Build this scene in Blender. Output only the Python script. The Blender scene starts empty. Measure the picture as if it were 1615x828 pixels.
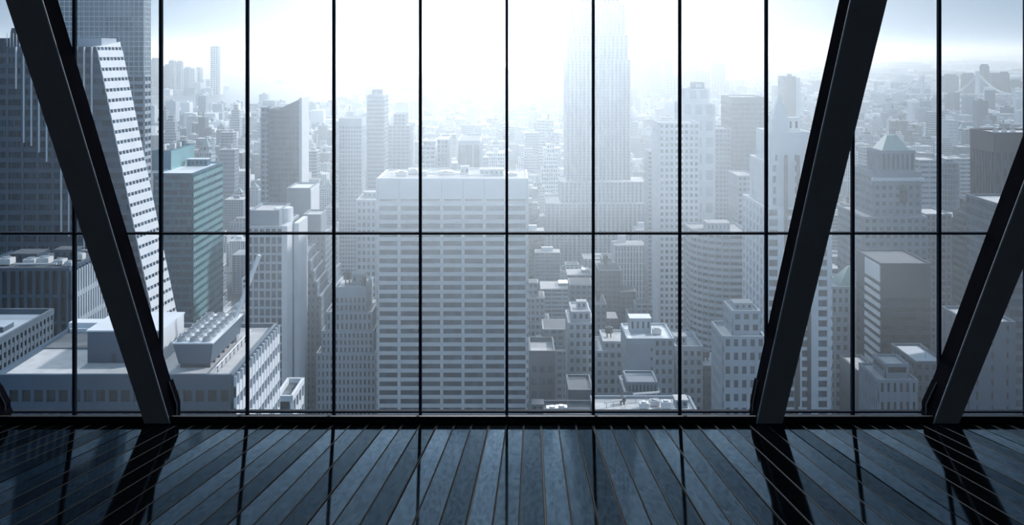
import bpy, math, random
from mathutils import Vector
random.seed(7)
S = bpy.context.scene
# ---------------------------------------------------------------- camera
F = 1600.0            # focal length in pixels of the 1615 px frame
CX, HR = 807.5, 82.0  # forward direction column, horizon row
WD = 14.9             # distance of the window wall's sill
ZC = 585.0 * WD / F   # eye above the foot of the window wall
SLOPE = 294.0 / F     # the plank floor ramps down towards the window
GZ = -255.0           # street level
cam = bpy.data.cameras.new('camera'); camo = bpy.data.objects.new('camera', cam)
S.collection.objects.link(camo); S.camera = camo
camo.location = (0, 0, ZC); camo.rotation_euler = (math.radians(90), 0, 0)
cam.sensor_width = 36; cam.lens = 36 * F / 1615; cam.shift_y = -(414 - HR) / 1615
cam.clip_start = .1; cam.clip_end = 100000
# ---------------------------------------------------------------- light
S.view_settings.view_transform = 'Standard'; S.view_settings.look = 'None'
S.view_settings.gamma = 1; S.view_settings.use_curve_mapping = False
S.view_settings.exposure = 0.0
S.cycles.use_denoising = True; S.cycles.use_adaptive_sampling = False; S.cycles.min_light_bounces = 4; S.cycles.min_transparent_bounces = 12
S.cycles.volume_bounces = 0; S.cycles.max_bounces = 6; S.cycles.diffuse_bounces = 2
S.cycles.glossy_bounces = 3; S.cycles.transparent_max_bounces = 24
S.cycles.sample_clamp_indirect = 4
w = bpy.data.worlds.new('sky'); S.world = w; w.use_nodes = True
nt = w.node_tree; nt.nodes.clear()
def N(t, typ, **kw):
    n = t.nodes.new(typ)
    for k, v in kw.items(): setattr(n, k, v)
    return n
def mth(t, op, a, b=None, c=None, clamp=False):
    n = N(t, 'ShaderNodeMath', operation=op, use_clamp=clamp)
    for i, s in enumerate((a, b, c)):
        if s is None: continue
        if isinstance(s, (int, float)): n.inputs[i].default_value = s
        else: t.links.new(s, n.inputs[i])
    return n.outputs[0]
tc = N(nt, 'ShaderNodeTexCoord'); sep = N(nt, 'ShaderNodeSeparateXYZ')
nt.links.new(tc.outputs['Generated'], sep.inputs[0])
SUN_AZ, SUN_EL = math.radians(-0.5), math.radians(12.5)
sund = Vector((math.sin(SUN_AZ) * math.cos(SUN_EL), math.cos(SUN_AZ) * math.cos(SUN_EL), math.sin(SUN_EL)))
# sky: dim slate blue, pale round the veiled sun, brighter patch added on the right (west) to light right-hand walls
dt = N(nt, 'ShaderNodeVectorMath', operation='DOT_PRODUCT'); nt.links.new(tc.outputs['Generated'], dt.inputs[0]); dt.inputs[1].default_value = sund
ang = mth(nt, 'MAXIMUM', dt.outputs['Value'], 0)
glow = mth(nt, 'POWER', ang, 12)
east = N(nt, 'ShaderNodeVectorMath', operation='DOT_PRODUCT'); nt.links.new(tc.outputs['Generated'], east.inputs[0])
east.inputs[1].default_value = Vector((.86, .0, .51)).normalized()
west = mth(nt, 'POWER', mth(nt, 'MAXIMUM', east.outputs['Value'], 0), 5)
cl = N(nt, 'ShaderNodeTexNoise'); cl.inputs['Scale'].default_value = 3; cl.inputs['Detail'].default_value = 4
mp = N(nt, 'ShaderNodeMapping'); mp.inputs['Scale'].default_value = (1, 1, 4)
nt.links.new(tc.outputs['Generated'], mp.inputs[0]); nt.links.new(mp.outputs[0], cl.inputs['Vector'])
cf = mth(nt, 'MULTIPLY_ADD', cl.outputs['Fac'], .25, .875)
SKY_BASE, SKY_GLOW, SKY_WEST = .33, .40, .5
def sc(fac, col):
    n = N(nt, 'ShaderNodeVectorMath', operation='SCALE'); n.inputs[0].default_value = col
    if isinstance(fac, (int, float)): n.inputs['Scale'].default_value = fac
    else: nt.links.new(fac, n.inputs['Scale'])
    return n.outputs[0]
def addv(a, b):
    n = N(nt, 'ShaderNodeVectorMath', operation='ADD'); nt.links.new(a, n.inputs[0]); nt.links.new(b, n.inputs[1]); return n.outputs[0]
v = addv(addv(sc(mth(nt, 'MULTIPLY', cf, SKY_BASE), (.46, .79, 1.18)), sc(mth(nt, 'MULTIPLY', glow, SKY_GLOW), (1., 1.0, 1.0))),
         sc(mth(nt, 'MULTIPLY', west, SKY_WEST), (.94, .98, 1.02)))
bg = N(nt, 'ShaderNodeBackground'); nt.links.new(v, bg.inputs[0]); bg.inputs[1].default_value = 1
wo = N(nt, 'ShaderNodeOutputWorld'); nt.links.new(bg.outputs[0], wo.inputs[0])
sl = bpy.data.lights.new('sun', 'SUN'); so = bpy.data.objects.new('sun', sl); S.collection.objects.link(so)
sl.energy = 2.8; sl.angle = math.radians(2.0); sl.color = (.91, .96, 1.0)
so.rotation_euler = (-sund).to_track_quat('-Z', 'Y').to_euler()
s2 = bpy.data.lights.new('added_right_sun', 'SUN'); s2o = bpy.data.objects.new('added_right_sun', s2); S.collection.objects.link(s2o)
s2.energy = 2.6; s2.angle = math.radians(4); s2.color = (1, .97, .95)   # second sun added to light the right-hand walls
SD2 = Vector((math.sin(math.radians(66)) * math.cos(math.radians(36)), math.cos(math.radians(66)) * math.cos(math.radians(36)), math.sin(math.radians(36))))
s2o.rotation_euler = (-SD2).to_track_quat('-Z', 'Y').to_euler()
HAZE_DENSITY, HAZE_G = .00009, .74
VEIL_DENSITY = .0095
# ---------------------------------------------------------------- materials
MATS = {}
def mat(name, col, rough=.6, metal=0, spec=.5, var=0, scale=1.0, coat=0):
    if name in MATS: return MATS[name]
    m = bpy.data.materials.new(name); m.use_nodes = True; t = m.node_tree; b = t.nodes['Principled BSDF']
    b.inputs['Base Color'].default_value = (*col, 1); b.inputs['Roughness'].default_value = rough
    b.inputs['Metallic'].default_value = metal; b.inputs['Specular IOR Level'].default_value = spec
    b.inputs['Coat Weight'].default_value = coat
    if var:
        c = N(t, 'ShaderNodeTexCoord'); n = N(t, 'ShaderNodeTexNoise'); n.inputs['Scale'].default_value = scale; n.inputs['Detail'].default_value = 5
        t.links.new(c.outputs['Object'], n.inputs['Vector'])
        r = N(t, 'ShaderNodeMapRange'); r.inputs['From Min'].default_value = .3; r.inputs['From Max'].default_value = .7
        r.inputs['To Min'].default_value = 1 - var; r.inputs['To Max'].default_value = 1 + var
        t.links.new(n.outputs['Fac'], r.inputs['Value'])
        x = N(t, 'ShaderNodeVectorMath', operation='SCALE'); x.inputs[0].default_value = col
        t.links.new(r.outputs[0], x.inputs['Scale']); t.links.new(x.outputs[0], b.inputs['Base Color'])
    MATS[name] = m; return m
def paneled(name, col, dark, sx, sz, rough=.25):
    """office glazing: each window bay its own tone (blinds up or down)"""
    m = bpy.data.materials.new(name); m.use_nodes = True; t = m.node_tree; b = t.nodes['Principled BSDF']
    c = N(t, 'ShaderNodeTexCoord'); mp = N(t, 'ShaderNodeVectorMath', operation='DIVIDE'); mp.inputs[1].default_value = (sx, sx, sz)
    fl = N(t, 'ShaderNodeVectorMath', operation='FLOOR'); wn = N(t, 'ShaderNodeTexWhiteNoise', noise_dimensions='3D')
    t.links.new(c.outputs['Object'], mp.inputs[0]); t.links.new(mp.outputs[0], fl.inputs[0]); t.links.new(fl.outputs[0], wn.inputs['Vector'])
    pw = mth(t, 'POWER', wn.outputs['Value'], 2.2)
    mx = N(t, 'ShaderNodeMix', data_type='RGBA'); mx.inputs['A'].default_value = (*dark, 1); mx.inputs['B'].default_value = (*col, 1)
    t.links.new(pw, mx.inputs['Factor']); t.links.new(mx.outputs['Result'], b.inputs['Base Color'])
    b.inputs['Roughness'].default_value = rough; b.inputs['Specular IOR Level'].default_value = .45
    MATS[name] = m; return m
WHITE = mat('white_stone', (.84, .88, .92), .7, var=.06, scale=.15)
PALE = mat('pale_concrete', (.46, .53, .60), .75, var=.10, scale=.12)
STONE = mat('limestone', (.25, .31, .38), .8, var=.12, scale=.2)
GREY = mat('grey_masonry', (.10, .14, .18), .8, var=.12, scale=.2)
DARKW = mat('dark_cladding', (.025, .045, .07), .5, var=.15, scale=.2)
BLUEW = mat('blue_grey_cladding', (.06, .105, .16), .45, var=.1, scale=.2)
TEAL = mat('teal_glass_lit', (.25, .47, .50), .3, var=.1, scale=.1)
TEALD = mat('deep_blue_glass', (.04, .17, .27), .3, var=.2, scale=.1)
BROWN = mat('brown_cladding', (.10, .075, .08), .6, var=.1, scale=.2)
ROOFL = mat('pale_roof_gravel', (.62, .62, .62), .9, var=.12, scale=.4)
ROOFD = mat('dark_roofing', (.16, .18, .20), .9, var=.2, scale=.4)
COPPER = mat('verdigris_copper', (.25, .42, .40), .6, var=.15, scale=.5)
EQUIP = mat('galvanised_equipment', (.45, .49, .53), .5, metal=.2, var=.1, scale=1.5)
EQW = mat('white_equipment', (.8, .8, .8), .5, var=.05, scale=1)
GL = paneled('window_glass', (.07, .13, .19), (.01, .03, .05), 1.6, 4.0)
GLD = paneled('dark_window_glass', (.025, .04, .06), (.005, .009, .015), 3.0, 4.0)
GLB = paneled('blue_window_glass', (.05, .12, .20), (.008, .03, .06), 2.4, 4.0)
GLM = paneled('mid_grey_window_glass', (.07, .14, .22), (.02, .05, .09), 2.6, 3.95)
TEALG = paneled('sea_blue_window_glass', (.05, .20, .30), (.01, .05, .09), 1.5, 2)
LATG = paneled('pale_lattice_glass', (.34, .42, .48), (.20, .28, .34), 13, 8)
STEEL = mat('beam_steel_shaded', (.028, .028, .036), .9, spec=.0, var=.12, scale=2)  # shaded copy of the beam paint, for sides and brackets
STEELE = mat('steel_edge_highlight', (.85, .86, .9), .5)  # near-white colour stands in for light caught along the beam edges
STEEL_LIT = mat('beam_steel_lit', (.42, .36, .34), .7, spec=.2, var=.06, scale=2)  # lit copy of the beam paint: front face's light put into the colour
SILL = mat('black_sill_paint', (.014, .015, .018), .6, spec=.3)
FRAME = mat('anodised_frame', (.05, .07, .11), .75, spec=.1)
# ---------------------------------------------------------------- mesh helpers
def P(px, row, d): return Vector(((px - CX) * d / F, d, ZC - (row - HR) * d / F))
def X(px, d): return (px - CX) * d / F
def Z(row, d): return ZC - (row - HR) * d / F
class MB:
    def __init__(s): s.v = []; s.f = []; s.m = []; s.mats = []
    def mi(s, m):
        if m not in s.mats: s.mats.append(m)
        return s.mats.index(m)
    def face(s, pts, m):
        i = len(s.v); s.v += [tuple(p) for p in pts]; s.f.append(tuple(range(i, i + len(pts)))); s.m.append(s.mi(m))
    def hexa(s, b, t, m, bottom=True):
        """b, t: matching rings of points (counter-clockwise seen from above)"""
        i = len(s.v); n = len(b); k = s.mi(m)
        s.v += [tuple(p) for p in b] + [tuple(p) for p in t]
        for j in range(n):
            s.f.append((i + j, i + (j + 1) % n, i + n + (j + 1) % n, i + n + j)); s.m.append(k)
        s.f.append(tuple(i + n + j for j in range(n))); s.m.append(k)
        if bottom: s.f.append(tuple(i + j for j in reversed(range(n)))); s.m.append(k)
    def box(s, x0, x1, y0, y1, z0, z1, m):
        b = [(x0, y0, z0), (x1, y0, z0), (x1, y1, z0), (x0, y1, z0)]
        s.hexa(b, [(p[0], p[1], z1) for p in b], m)
    def bar(s, a, b, r, m, n=4):
        a, b = Vector(a), Vector(b); d = (b - a).normalized()
        u = d.orthogonal().normalized(); w_ = d.cross(u)
        ra = [a + r * (u * math.cos(2 * math.pi * k / n + .785) + w_ * math.sin(2 * math.pi * k / n + .785)) for k in range(n)]
        s.hexa(ra, [p + (b - a) for p in ra], m)
    def cyl(s, x, y, z0, z1, r, m, n=16, r1=None):
        r1 = r if r1 is None else r1
        q = [(math.cos(2 * math.pi * k / n), math.sin(2 * math.pi * k / n)) for k in range(n)]
        s.hexa([(x + r * a, y + r * b, z0) for a, b in q], [(x + r1 * a, y + r1 * b, z1) for a, b in q], m)
    def facet(s, bl, br, tr, tl, nb, nf, pier, span, t, m, pm=None, edge=None, vm=None):
        """relief facade on a planar quad: nb bays between piers, nf floors between spandrels"""
        bl, br, tr, tl = map(Vector, (bl, br, tr, tl))
        nrm = (br - bl).cross(tl - bl).normalized() * t
        def at(u, v_): return (bl * (1 - u) + br * u) * (1 - v_) + (tl * (1 - u) + tr * u) * v_
        def slab(u0, u1, v0, v1, mm, o=1.0):
            q = [at(u0, v0), at(u1, v0), at(u1, v1), at(u0, v1)]; i = len(s.v)
            s.v += [tuple(p) for p in q] + [tuple(p + nrm * o) for p in q]; k = s.mi(mm)
            for fc in ((4, 5, 6, 7), (0, 1, 5, 4), (1, 2, 6, 5), (2, 3, 7, 6), (3, 0, 4, 7)):
                s.f.append(tuple(i + j for j in fc)); s.m.append(k)
        pm = pm or m
        if pier > 0:
            W = (br - bl).length
            hw = pier / 2 / max(W, .1)
            for k in range(nb + 1):
                u = k / nb; slab(max(0, u - hw), min(1, u + hw), 0, 1, pm, 1.3)
        if span > 0:
            for k in range(nf):
                slab(0, 1, k / nf, (k + span) / nf, m)
    def build(s, name, parent=None, origin=None, smooth=False):
        me = bpy.data.meshes.new(name)
        vv = s.v if origin is None else [(a - origin[0], b - origin[1], c - origin[2]) for a, b, c in s.v]
        me.from_pydata(vv, [], s.f)
        for m in s.mats: me.materials.append(m)
        me.polygons.foreach_set('material_index', s.m); me.update()
        if smooth:
            me.polygons.foreach_set('use_smooth', [True] * len(me.polygons))
        o = bpy.data.objects.new(name, me); S.collection.objects.link(o)
        if parent is not None: o.parent = parent
        elif origin is not None: o.location = origin
        return o
def tag(o, label=None, cat=None, group=None, kind=None):
    if label: o['label'] = label
    if cat: o['category'] = cat
    if group: o['group'] = group
    if kind: o['kind'] = kind
    return o
def empty(name, loc):
    o = bpy.data.objects.new(name, None); o.location = loc; S.collection.objects.link(o); return o
# ================================================================= THE ROOM
ROOM_X, ROOM_BACK, CEIL = 12.6, -6.0, 8.6
def floor_z(y): return SLOPE * (WD - y)
def plank_mat(name, k, seed):
    m = bpy.data.materials.new(name); m.use_nodes = True; t = m.node_tree; b = t.nodes['Principled BSDF']
    c = N(t, 'ShaderNodeTexCoord'); mp = N(t, 'ShaderNodeMapping'); mp.inputs['Scale'].default_value = (26, 1.1, 26); mp.inputs['Location'].default_value = (seed, 0, 0)
    n = N(t, 'ShaderNodeTexNoise'); n.inputs['Scale'].default_value = 1.1; n.inputs['Detail'].default_value = 2.5
    t.links.new(c.outputs['Object'], mp.inputs[0]); t.links.new(mp.outputs[0], n.inputs['Vector'])
    r = N(t, 'ShaderNodeMapRange'); r.inputs['To Min'].default_value = .5; r.inputs['To Max'].default_value = 1.5
    t.links.new(n.outputs['Fac'], r.inputs['Value'])
    x = N(t, 'ShaderNodeVectorMath', operation='SCALE'); x.inputs[0].default_value = (.003, .004, .005)
    t.links.new(r.outputs[0], x.inputs['Scale'])
    g = N(t, 'ShaderNodeVectorMath', operation='SCALE'); g.inputs[0].default_value = (.17 * k, .25 * k, .33 * k)
    r2 = N(t, 'ShaderNodeMapRange'); r2.inputs['From Min'].default_value = .3; r2.inputs['From Max'].default_value = .7; r2.inputs['To Min'].default_value = .72; r2.inputs['To Max'].default_value = 1.2
    t.links.new(n.outputs['Fac'], r2.inputs['Value']); t.links.new(r2.outputs[0], g.inputs['Scale'])
    t.nodes.remove(b); o = [q for q in t.nodes if q.type == 'OUTPUT_MATERIAL'][0]
    di = N(t, 'ShaderNodeBsdfDiffuse'); t.links.new(x.outputs[0], di.inputs[0])
    go = N(t, 'ShaderNodeBsdfGlossy'); go.inputs['Roughness'].default_value = .06; t.links.new(g.outputs[0], go.inputs[0])
    fr = N(t, 'ShaderNodeFresnel'); fr.inputs[0].default_value = 1.33; mx = N(t, 'ShaderNodeMixShader')
    t.links.new(fr.outputs[0], mx.inputs[0]); t.links.new(di.outputs[0], mx.inputs[1]); t.links.new(go.outputs[0], mx.inputs[2]); t.links.new(mx.outputs[0], o.inputs[0])
    return m
PLK = [plank_mat('lacquered_slate_plank', 1.0, 0), plank_mat('lacquered_dark_plank', .80, 3), plank_mat('lacquered_black_plank', .55, 5.3)]
PEDGE = mat('plank_edge_highlight', (.02, .045, .07), .8, spec=.1); PDARK = mat('plank_seam', (.008, .01, .012), .9, spec=.1)  # plank edge colour is a painted seam highlight, on one side only
fl = MB(); PW = 27.0 * WD / F; x0 = X(853, WD); rot = 31.5 / F
for k in range(-62, 62):
    a = x0 + k * PW; g = .013 if k % 3 == 0 else .006; g2 = .013 if (k + 1) % 3 == 0 else .006
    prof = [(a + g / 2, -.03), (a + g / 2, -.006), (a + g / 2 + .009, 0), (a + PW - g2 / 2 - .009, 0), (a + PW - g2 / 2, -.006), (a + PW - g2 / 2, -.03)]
    y0, y1 = ROOM_BACK, WD - .005
    for i in range(5):
        (xa, za), (xb, zb) = prof[i], prof[i + 1]
        def q(x, y, z): return (max(-ROOM_X, min(ROOM_X, x + (y - WD) * rot)), y, floor_z(y) + z)
        if abs(xa + (y0 - WD) * rot) > ROOM_X + .3 and abs(xa) > ROOM_X + .3: continue
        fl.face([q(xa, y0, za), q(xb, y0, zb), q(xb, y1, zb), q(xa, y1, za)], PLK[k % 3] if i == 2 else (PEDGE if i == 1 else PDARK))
floor = fl.build('floor'); tag(floor, 'dark glossy plank floor running down to the window wall', kind='structure')
sb = MB()
sb.hexa([(-ROOM_X, ROOM_BACK, floor_z(ROOM_BACK) - .25), (ROOM_X, ROOM_BACK, floor_z(ROOM_BACK) - .25), (ROOM_X, WD + .3, floor_z(WD + .3) - .25), (-ROOM_X, WD + .3, floor_z(WD + .3) - .25)],
        [(-ROOM_X, ROOM_BACK, floor_z(ROOM_BACK) - .03), (ROOM_X, ROOM_BACK, floor_z(ROOM_BACK) - .03), (ROOM_X, WD + .3, floor_z(WD + .3) - .03), (-ROOM_X, WD + .3, floor_z(WD + .3) - .03)], FRAME)
sb.build('subfloor', floor)
SHELL = mat('dark_plaster', (.4, .4, .42), .8, var=.1)
m = MB(); m.box(-ROOM_X - .2, ROOM_X + .2, ROOM_BACK - .2, WD + .7, CEIL, CEIL + .3, SHELL); tag(m.build('ceiling'), kind='structure')
m = MB(); m.box(-ROOM_X - 6, ROOM_X + 14, WD + .7, WD + 6.7, CEIL + .1, CEIL + .4, SHELL); tag(m.build('added_sunshade'), kind='structure')  # unseen canopy added to keep the second sun off the beams
for nm, xx in (('wall_left', -ROOM_X - .2), ('wall_right', ROOM_X)):
    m = MB(); m.box(xx, xx + .2, ROOM_BACK, WD + .7, -.4, CEIL, SHELL); tag(m.build(nm), kind='structure')
m = MB(); m.box(-ROOM_X - .2, ROOM_X + .2, ROOM_BACK - .2, ROOM_BACK, 2.5, 4.6, SHELL); tag(m.build('wall_back'), kind='structure')
# window wall: sill rail, head rail, one framed window per bay
MD = WD + .47
m = MB(); m.box(-ROOM_X, ROOM_X, WD, WD + .05, -.3, Z(657, WD), SILL); m.box(-ROOM_X, ROOM_X, WD + .05, WD + .7, -.3, -.12, FRAME); tag(m.build('trim_1'), kind='structure')
m = MB(); m.box(-ROOM_X, ROOM_X, WD + .3, WD + .7, CEIL - .25, CEIL, FRAME); tag(m.build('trim_2'), kind='structure')
gm = bpy.data.materials.new('clear_glass'); gm.use_nodes = True; t = gm.node_tree; t.nodes.clear()
tr = N(t, 'ShaderNodeBsdfTransparent'); tr.inputs[0].default_value = (.97, .985, 1, 1); gs = N(t, 'ShaderNodeBsdfGlossy'); gs.inputs['Roughness'].default_value = .02
fr = N(t, 'ShaderNodeFresnel'); fr.inputs[0].default_value = 1.2; mx = N(t, 'ShaderNodeMixShader'); out = N(t, 'ShaderNodeOutputMaterial')
t.links.new(fr.outputs[0], mx.inputs[0]); t.links.new(tr.outputs[0], mx.inputs[1]); t.links.new(gs.outputs[0], mx.inputs[2]); t.links.new(mx.outputs[0], out.inputs[0])
cols = [799.3 + 136.5 * k for k in range(-10, 11)]
mxs = [X(c, MD) for c in cols]; mxs = [x for x in mxs if abs(x) < ROOM_X - .2]; edges = [-ROOM_X] + mxs + [ROOM_X]
zs, zt1, zt2, ztop = -.12, Z(650, MD), Z(368.5, MD), CEIL - .25
HW = 2.2 * MD / F
for i in range(len(edges) - 1):
    a, b = edges[i], edges[i + 1]
    m = MB()
    if i < len(edges) - 2: m.box(b - HW, b + HW, MD - .02, MD + .06, zs, ztop, FRAME)
    else: m.box(b - .1, b, MD - .02, MD + .06, zs, ztop, FRAME)
    L = a + (HW if i else 0)
    m.box(L, b - HW, MD - .005, MD + .08, zt1 - .014, zt1 + .014, FRAME)
    m.box(L, b - HW, MD - .005, MD + .08, zt2 - .016, zt2 + .016, FRAME)
    wnd = m.build('window_%d' % (i + 1)); tag(wnd, kind='structure')
    for z0, z1 in ((zs, zt1 - .014), (zt1 + .014, zt2 - .016), (zt2 + .016, ztop)):
        g = MB(); g.box(L, b - HW, MD + .03, MD + .045, z0, z1, gm); g.build('pane', wnd)
# leaning steel box beams: (ridge_bottom, ridge_top(row 0)), (far edge bottom, top(row 0)); ridge faces the room's middle
def beam(label, rb, rt, eb, et, foot_px, knee, foot_top):
    dF0, dF1, dB = WD - .03, WD - .10, WD + .43
    rowT = HR - (CEIL - ZC) * F / dF1
    def col(b, t_, row): return b + (t_ - b) * (667 - row) / 667
    zb = floor_z(dF0)
    rowB = HR + (ZC - zb) * F / dF0
    base = [(col(rb, rt, rowB), col(eb, et, rowB))][0]; top = (col(rb, rt, rowT), col(eb, et, rowT))
    s = 1 if foot_px > rb else -1          # +1: the ridge is the right-hand edge
    rB, eB = X(base[0], dF0), X(base[1], dF0); rT, eT = X(top[0], dF1), X(top[1], dF1)
    cen = ((rB + eB) / 2, (dF0 + dB) / 2, floor_z(dF0))
    root = empty('steel_beam', cen); tag(root, label, 'beam', 'leaning steel beams along the window wall')
    def ring(r, e, d, z, db):
        pts = [(min(r, e), d, z), (max(r, e), d, z), (max(r, e), db, z), (min(r, e), db, z)]
        return pts
    b = MB()
    bt = ring(rB, eB, dF0, 0, dB); bt = [(p[0], p[1], floor_z(min(p[1], WD))) for p in bt]
    b.hexa(bt, ring(rT, eT, dF1, CEIL, dB), STEEL)
    o = b.build('shaft', root, cen)
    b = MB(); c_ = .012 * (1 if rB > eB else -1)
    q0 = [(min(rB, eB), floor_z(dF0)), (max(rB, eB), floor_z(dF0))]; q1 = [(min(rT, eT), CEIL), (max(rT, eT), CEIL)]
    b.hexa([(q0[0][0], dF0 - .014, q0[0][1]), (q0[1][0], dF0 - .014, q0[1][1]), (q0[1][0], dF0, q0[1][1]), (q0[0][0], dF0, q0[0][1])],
           [(q1[0][0], dF1 - .014, CEIL), (q1[1][0], dF1 - .014, CEIL), (q1[1][0], dF1, CEIL), (q1[0][0], dF1, CEIL)], STEEL_LIT)
    tag(b.build('lit_front', root, cen), 'front face painted lighter for the light on it')  # thin slab carrying the painted light of the front face
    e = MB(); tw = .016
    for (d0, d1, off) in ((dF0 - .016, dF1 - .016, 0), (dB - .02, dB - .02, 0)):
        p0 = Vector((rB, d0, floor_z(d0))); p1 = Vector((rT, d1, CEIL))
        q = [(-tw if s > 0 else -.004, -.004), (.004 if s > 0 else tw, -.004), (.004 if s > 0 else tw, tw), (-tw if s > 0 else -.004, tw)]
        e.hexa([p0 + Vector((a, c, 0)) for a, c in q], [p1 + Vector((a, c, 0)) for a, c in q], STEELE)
    tag(e.build('edge_highlight', root, cen), 'edge strip painted near white as its highlight')
    f_ = MB(); dK = WD + .26; zk = -.12
    xi, xo = X(rb, dK), X(foot_px, dK)
    def pt(px, row, d): return (X(px, dK), d, Z(row, dK))
    prof = [(xi, zk), (xo, zk), (xo, Z(638, dK)), (X(knee, dK), Z(foot_top, dK))]
    if s < 0: prof = prof[::-1]
    fr_ = [(x, dK, z) for x, z in prof]; bk_ = [(x, dB - .01, z) for x, z in prof]
    n = 4
    i = len(f_.v); f_.v += fr_ + bk_; k = f_.mi(STEEL)
    f_.f.append((i, i + 1, i + 2, i + 3)); f_.f.append((i + 7, i + 6, i + 5, i + 4)); f_.m += [k, k]
    for j in range(4):
        f_.f.append((i + j, i + 4 + j, i + 4 + (j + 1) % 4, i + (j + 1) % 4)); f_.m.append(k)
    ft = f_.build('base_bracket', root, cen)
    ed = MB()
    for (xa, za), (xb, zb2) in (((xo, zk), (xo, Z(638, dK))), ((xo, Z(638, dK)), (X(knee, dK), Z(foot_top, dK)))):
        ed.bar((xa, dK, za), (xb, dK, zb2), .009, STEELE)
    ed.build('bracket_highlight', ft)
    ed2 = bpy.data.objects[ft.children[0].name]
    ed2.location = (-cen[0], -cen[1], -cen[2])
    return root
beam('dark steel beam leaning out to the left, bright edge line, cutting across the glass tower', 268.5, 67.5, 228, 9.4, 279, 267, 602)
beam('dark steel beam of which only the foot shows in the lower left corner', -3, -300, -44, -360, 8.5, -5, 612)
beam('broad grey steel beam leaning right, standing on the floor in front of the stone tower', 1192.6, 1340.6, 1234, 1399, 1187, 1194.5, 600)
beam('steel beam at the far right, leaning out of the picture, near black', 1471.5, 1722, 1512, 1787, 1460.5, 1477, 603)

# ================================================================= THE CITY
OCC = []          # (x0, x1, y0, y1) footprints taken
RECT = []         # (px0, px1, row_top, d) for the visibility estimate
def facade(parent, origin, poly, z0, z1, bay, flr, pier, span, wall, glass, pm=None, blank=0, relief=.35, name='facade'):
    """poly: counter-clockwise footprint; walls in relief over a glazed core"""
    n = len(poly); core = MB(); top = z1 - blank
    core.hexa([(x, y, z0) for x, y in poly], [(x, y, z1 - .05) for x, y in poly], glass)
    w_ = MB()
    for i in range(n):
        a, b = Vector(poly[i]), Vector(poly[(i + 1) % n]); L = (b - a).length
        if L < .5: continue
        nb = max(1, round(L / bay)); nf = max(1, round((top - z0) / flr))
        w_.facet((*a, z0), (*b, z0), (*b, top), (*a, top), nb, nf, pier, span, relief, wall, pm)
        if blank > 0: w_.facet((*a, top), (*b, top), (*b, z1), (*a, z1), 1, 1, 0, 1, relief * 1.3, wall)
    # parapet and roof deck belong to the roof part
    o = w_.build(name, parent, origin); core.build('glazing', o)
    o.children[0].location = (-origin[0], -origin[1], -origin[2])
    return o
def roof(parent, origin, poly, z1, mroof, mwall, h=1.0, seed=None, kit=(), name='roof'):
    r = MB(); n = len(poly)
    r.hexa([(x, y, z1 - .04) for x, y in poly], [(x, y, z1 + .12) for x, y in poly], mroof)
    for i in range(n):
        a, b = Vector(poly[i]), Vector(poly[(i + 1) % n]); L = (b - a).length
        if L < .5: continue
        d = (b - a).normalized(); nn = Vector((d.y, -d.x))
        p = [a + nn * .45 - d * .4, b + nn * .45 + d * .4, b - nn * .35, a - nn * .35]
        r.hexa([(q.x, q.y, z1 - .1) for q in p], [(q.x, q.y, z1 + h) for q in p], mwall)
    o = r.build(name, parent, origin)
    x0, x1 = min(p[0] for p in poly), max(p[0] for p in poly); y0, y1 = min(p[1] for p in poly), max(p[1] for p in poly)
    W, D = x1 - x0, y1 - y0
    for (kind, u, v_, a, b, hh) in kit:
        cx, cy = x0 + u * W, y0 + v_ * D; k = MB()
        if kind == 'box':
            k.box(cx - a / 2, cx + a / 2, cy - b / 2, cy + b / 2, z1 + .1, z1 + hh, mwall)
            k.box(cx - a / 2 - .2, cx + a / 2 + .2, cy - b / 2 - .2, cy + b / 2 + .2, z1 + hh, z1 + hh + .3, mroof)
            for q in range(max(2, int(a / 2.2))):
                xx = cx - a / 2 + (q + .5) * a / max(2, int(a / 2.2)); k.box(xx - .45, xx + .45, cy - b / 2 - .08, cy - b / 2 + .05, z1 + hh * .35, z1 + hh * .8, GLD)
            k.build('mechanical_penthouse', parent, origin)
        elif kind == 'unit':
            k.box(cx - a / 2, cx + a / 2, cy - b / 2, cy + b / 2, z1 + .5, z1 + hh, EQW)
            for sx in (-.4, .4):
                for sy in (-.4, .4): k.box(cx + sx * a - .12, cx + sx * a + .12, cy + sy * b - .12, cy + sy * b + .12, z1, z1 + .5, EQUIP)
            k.cyl(cx, cy, z1 + hh, z1 + hh + .35, min(a, b) * .36, EQUIP, 14)
            k.build('air_handler', parent, origin)
        elif kind == 'pipe':
            k.bar((cx - a / 2, cy, z1 + hh), (cx + a / 2, cy + b, z1 + hh), .35, EQW, 8)
            for q in (-.4, 0, .4): k.box(cx + q * a - .1, cx + q * a + .1, cy + b * (q + .5) - .1, cy + b * (q + .5) + .1, z1, z1 + hh, EQUIP)
            k.build('pipe_run', parent, origin)
        elif kind == 'tank':
            for q in range(4): k.bar((cx + a * .35 * math.cos(q * 1.57 + .8), cy + a * .35 * math.sin(q * 1.57 + .8), z1), (cx + a * .3 * math.cos(q * 1.57 + .8), cy + a * .3 * math.sin(q * 1.57 + .8), z1 + hh * .4), .2, DARKW)
            k.cyl(cx, cy, z1 + hh * .4, z1 + hh * .85, a / 2, BROWN, 14); k.cyl(cx, cy, z1 + hh * .85, z1 + hh, a / 2 + .15, ROOFD, 14, .1)
            k.build('water_tank', parent, origin)
        elif kind == 'mast':
            k.cyl(cx, cy, z1, z1 + hh, a, EQUIP, 8, a * .35); k.build('mast', parent, origin)
    return o
def rect(x0, x1, y0, y1): return [(x0, y0), (x1, y0), (x1, y1), (x0, y1)]
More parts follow.
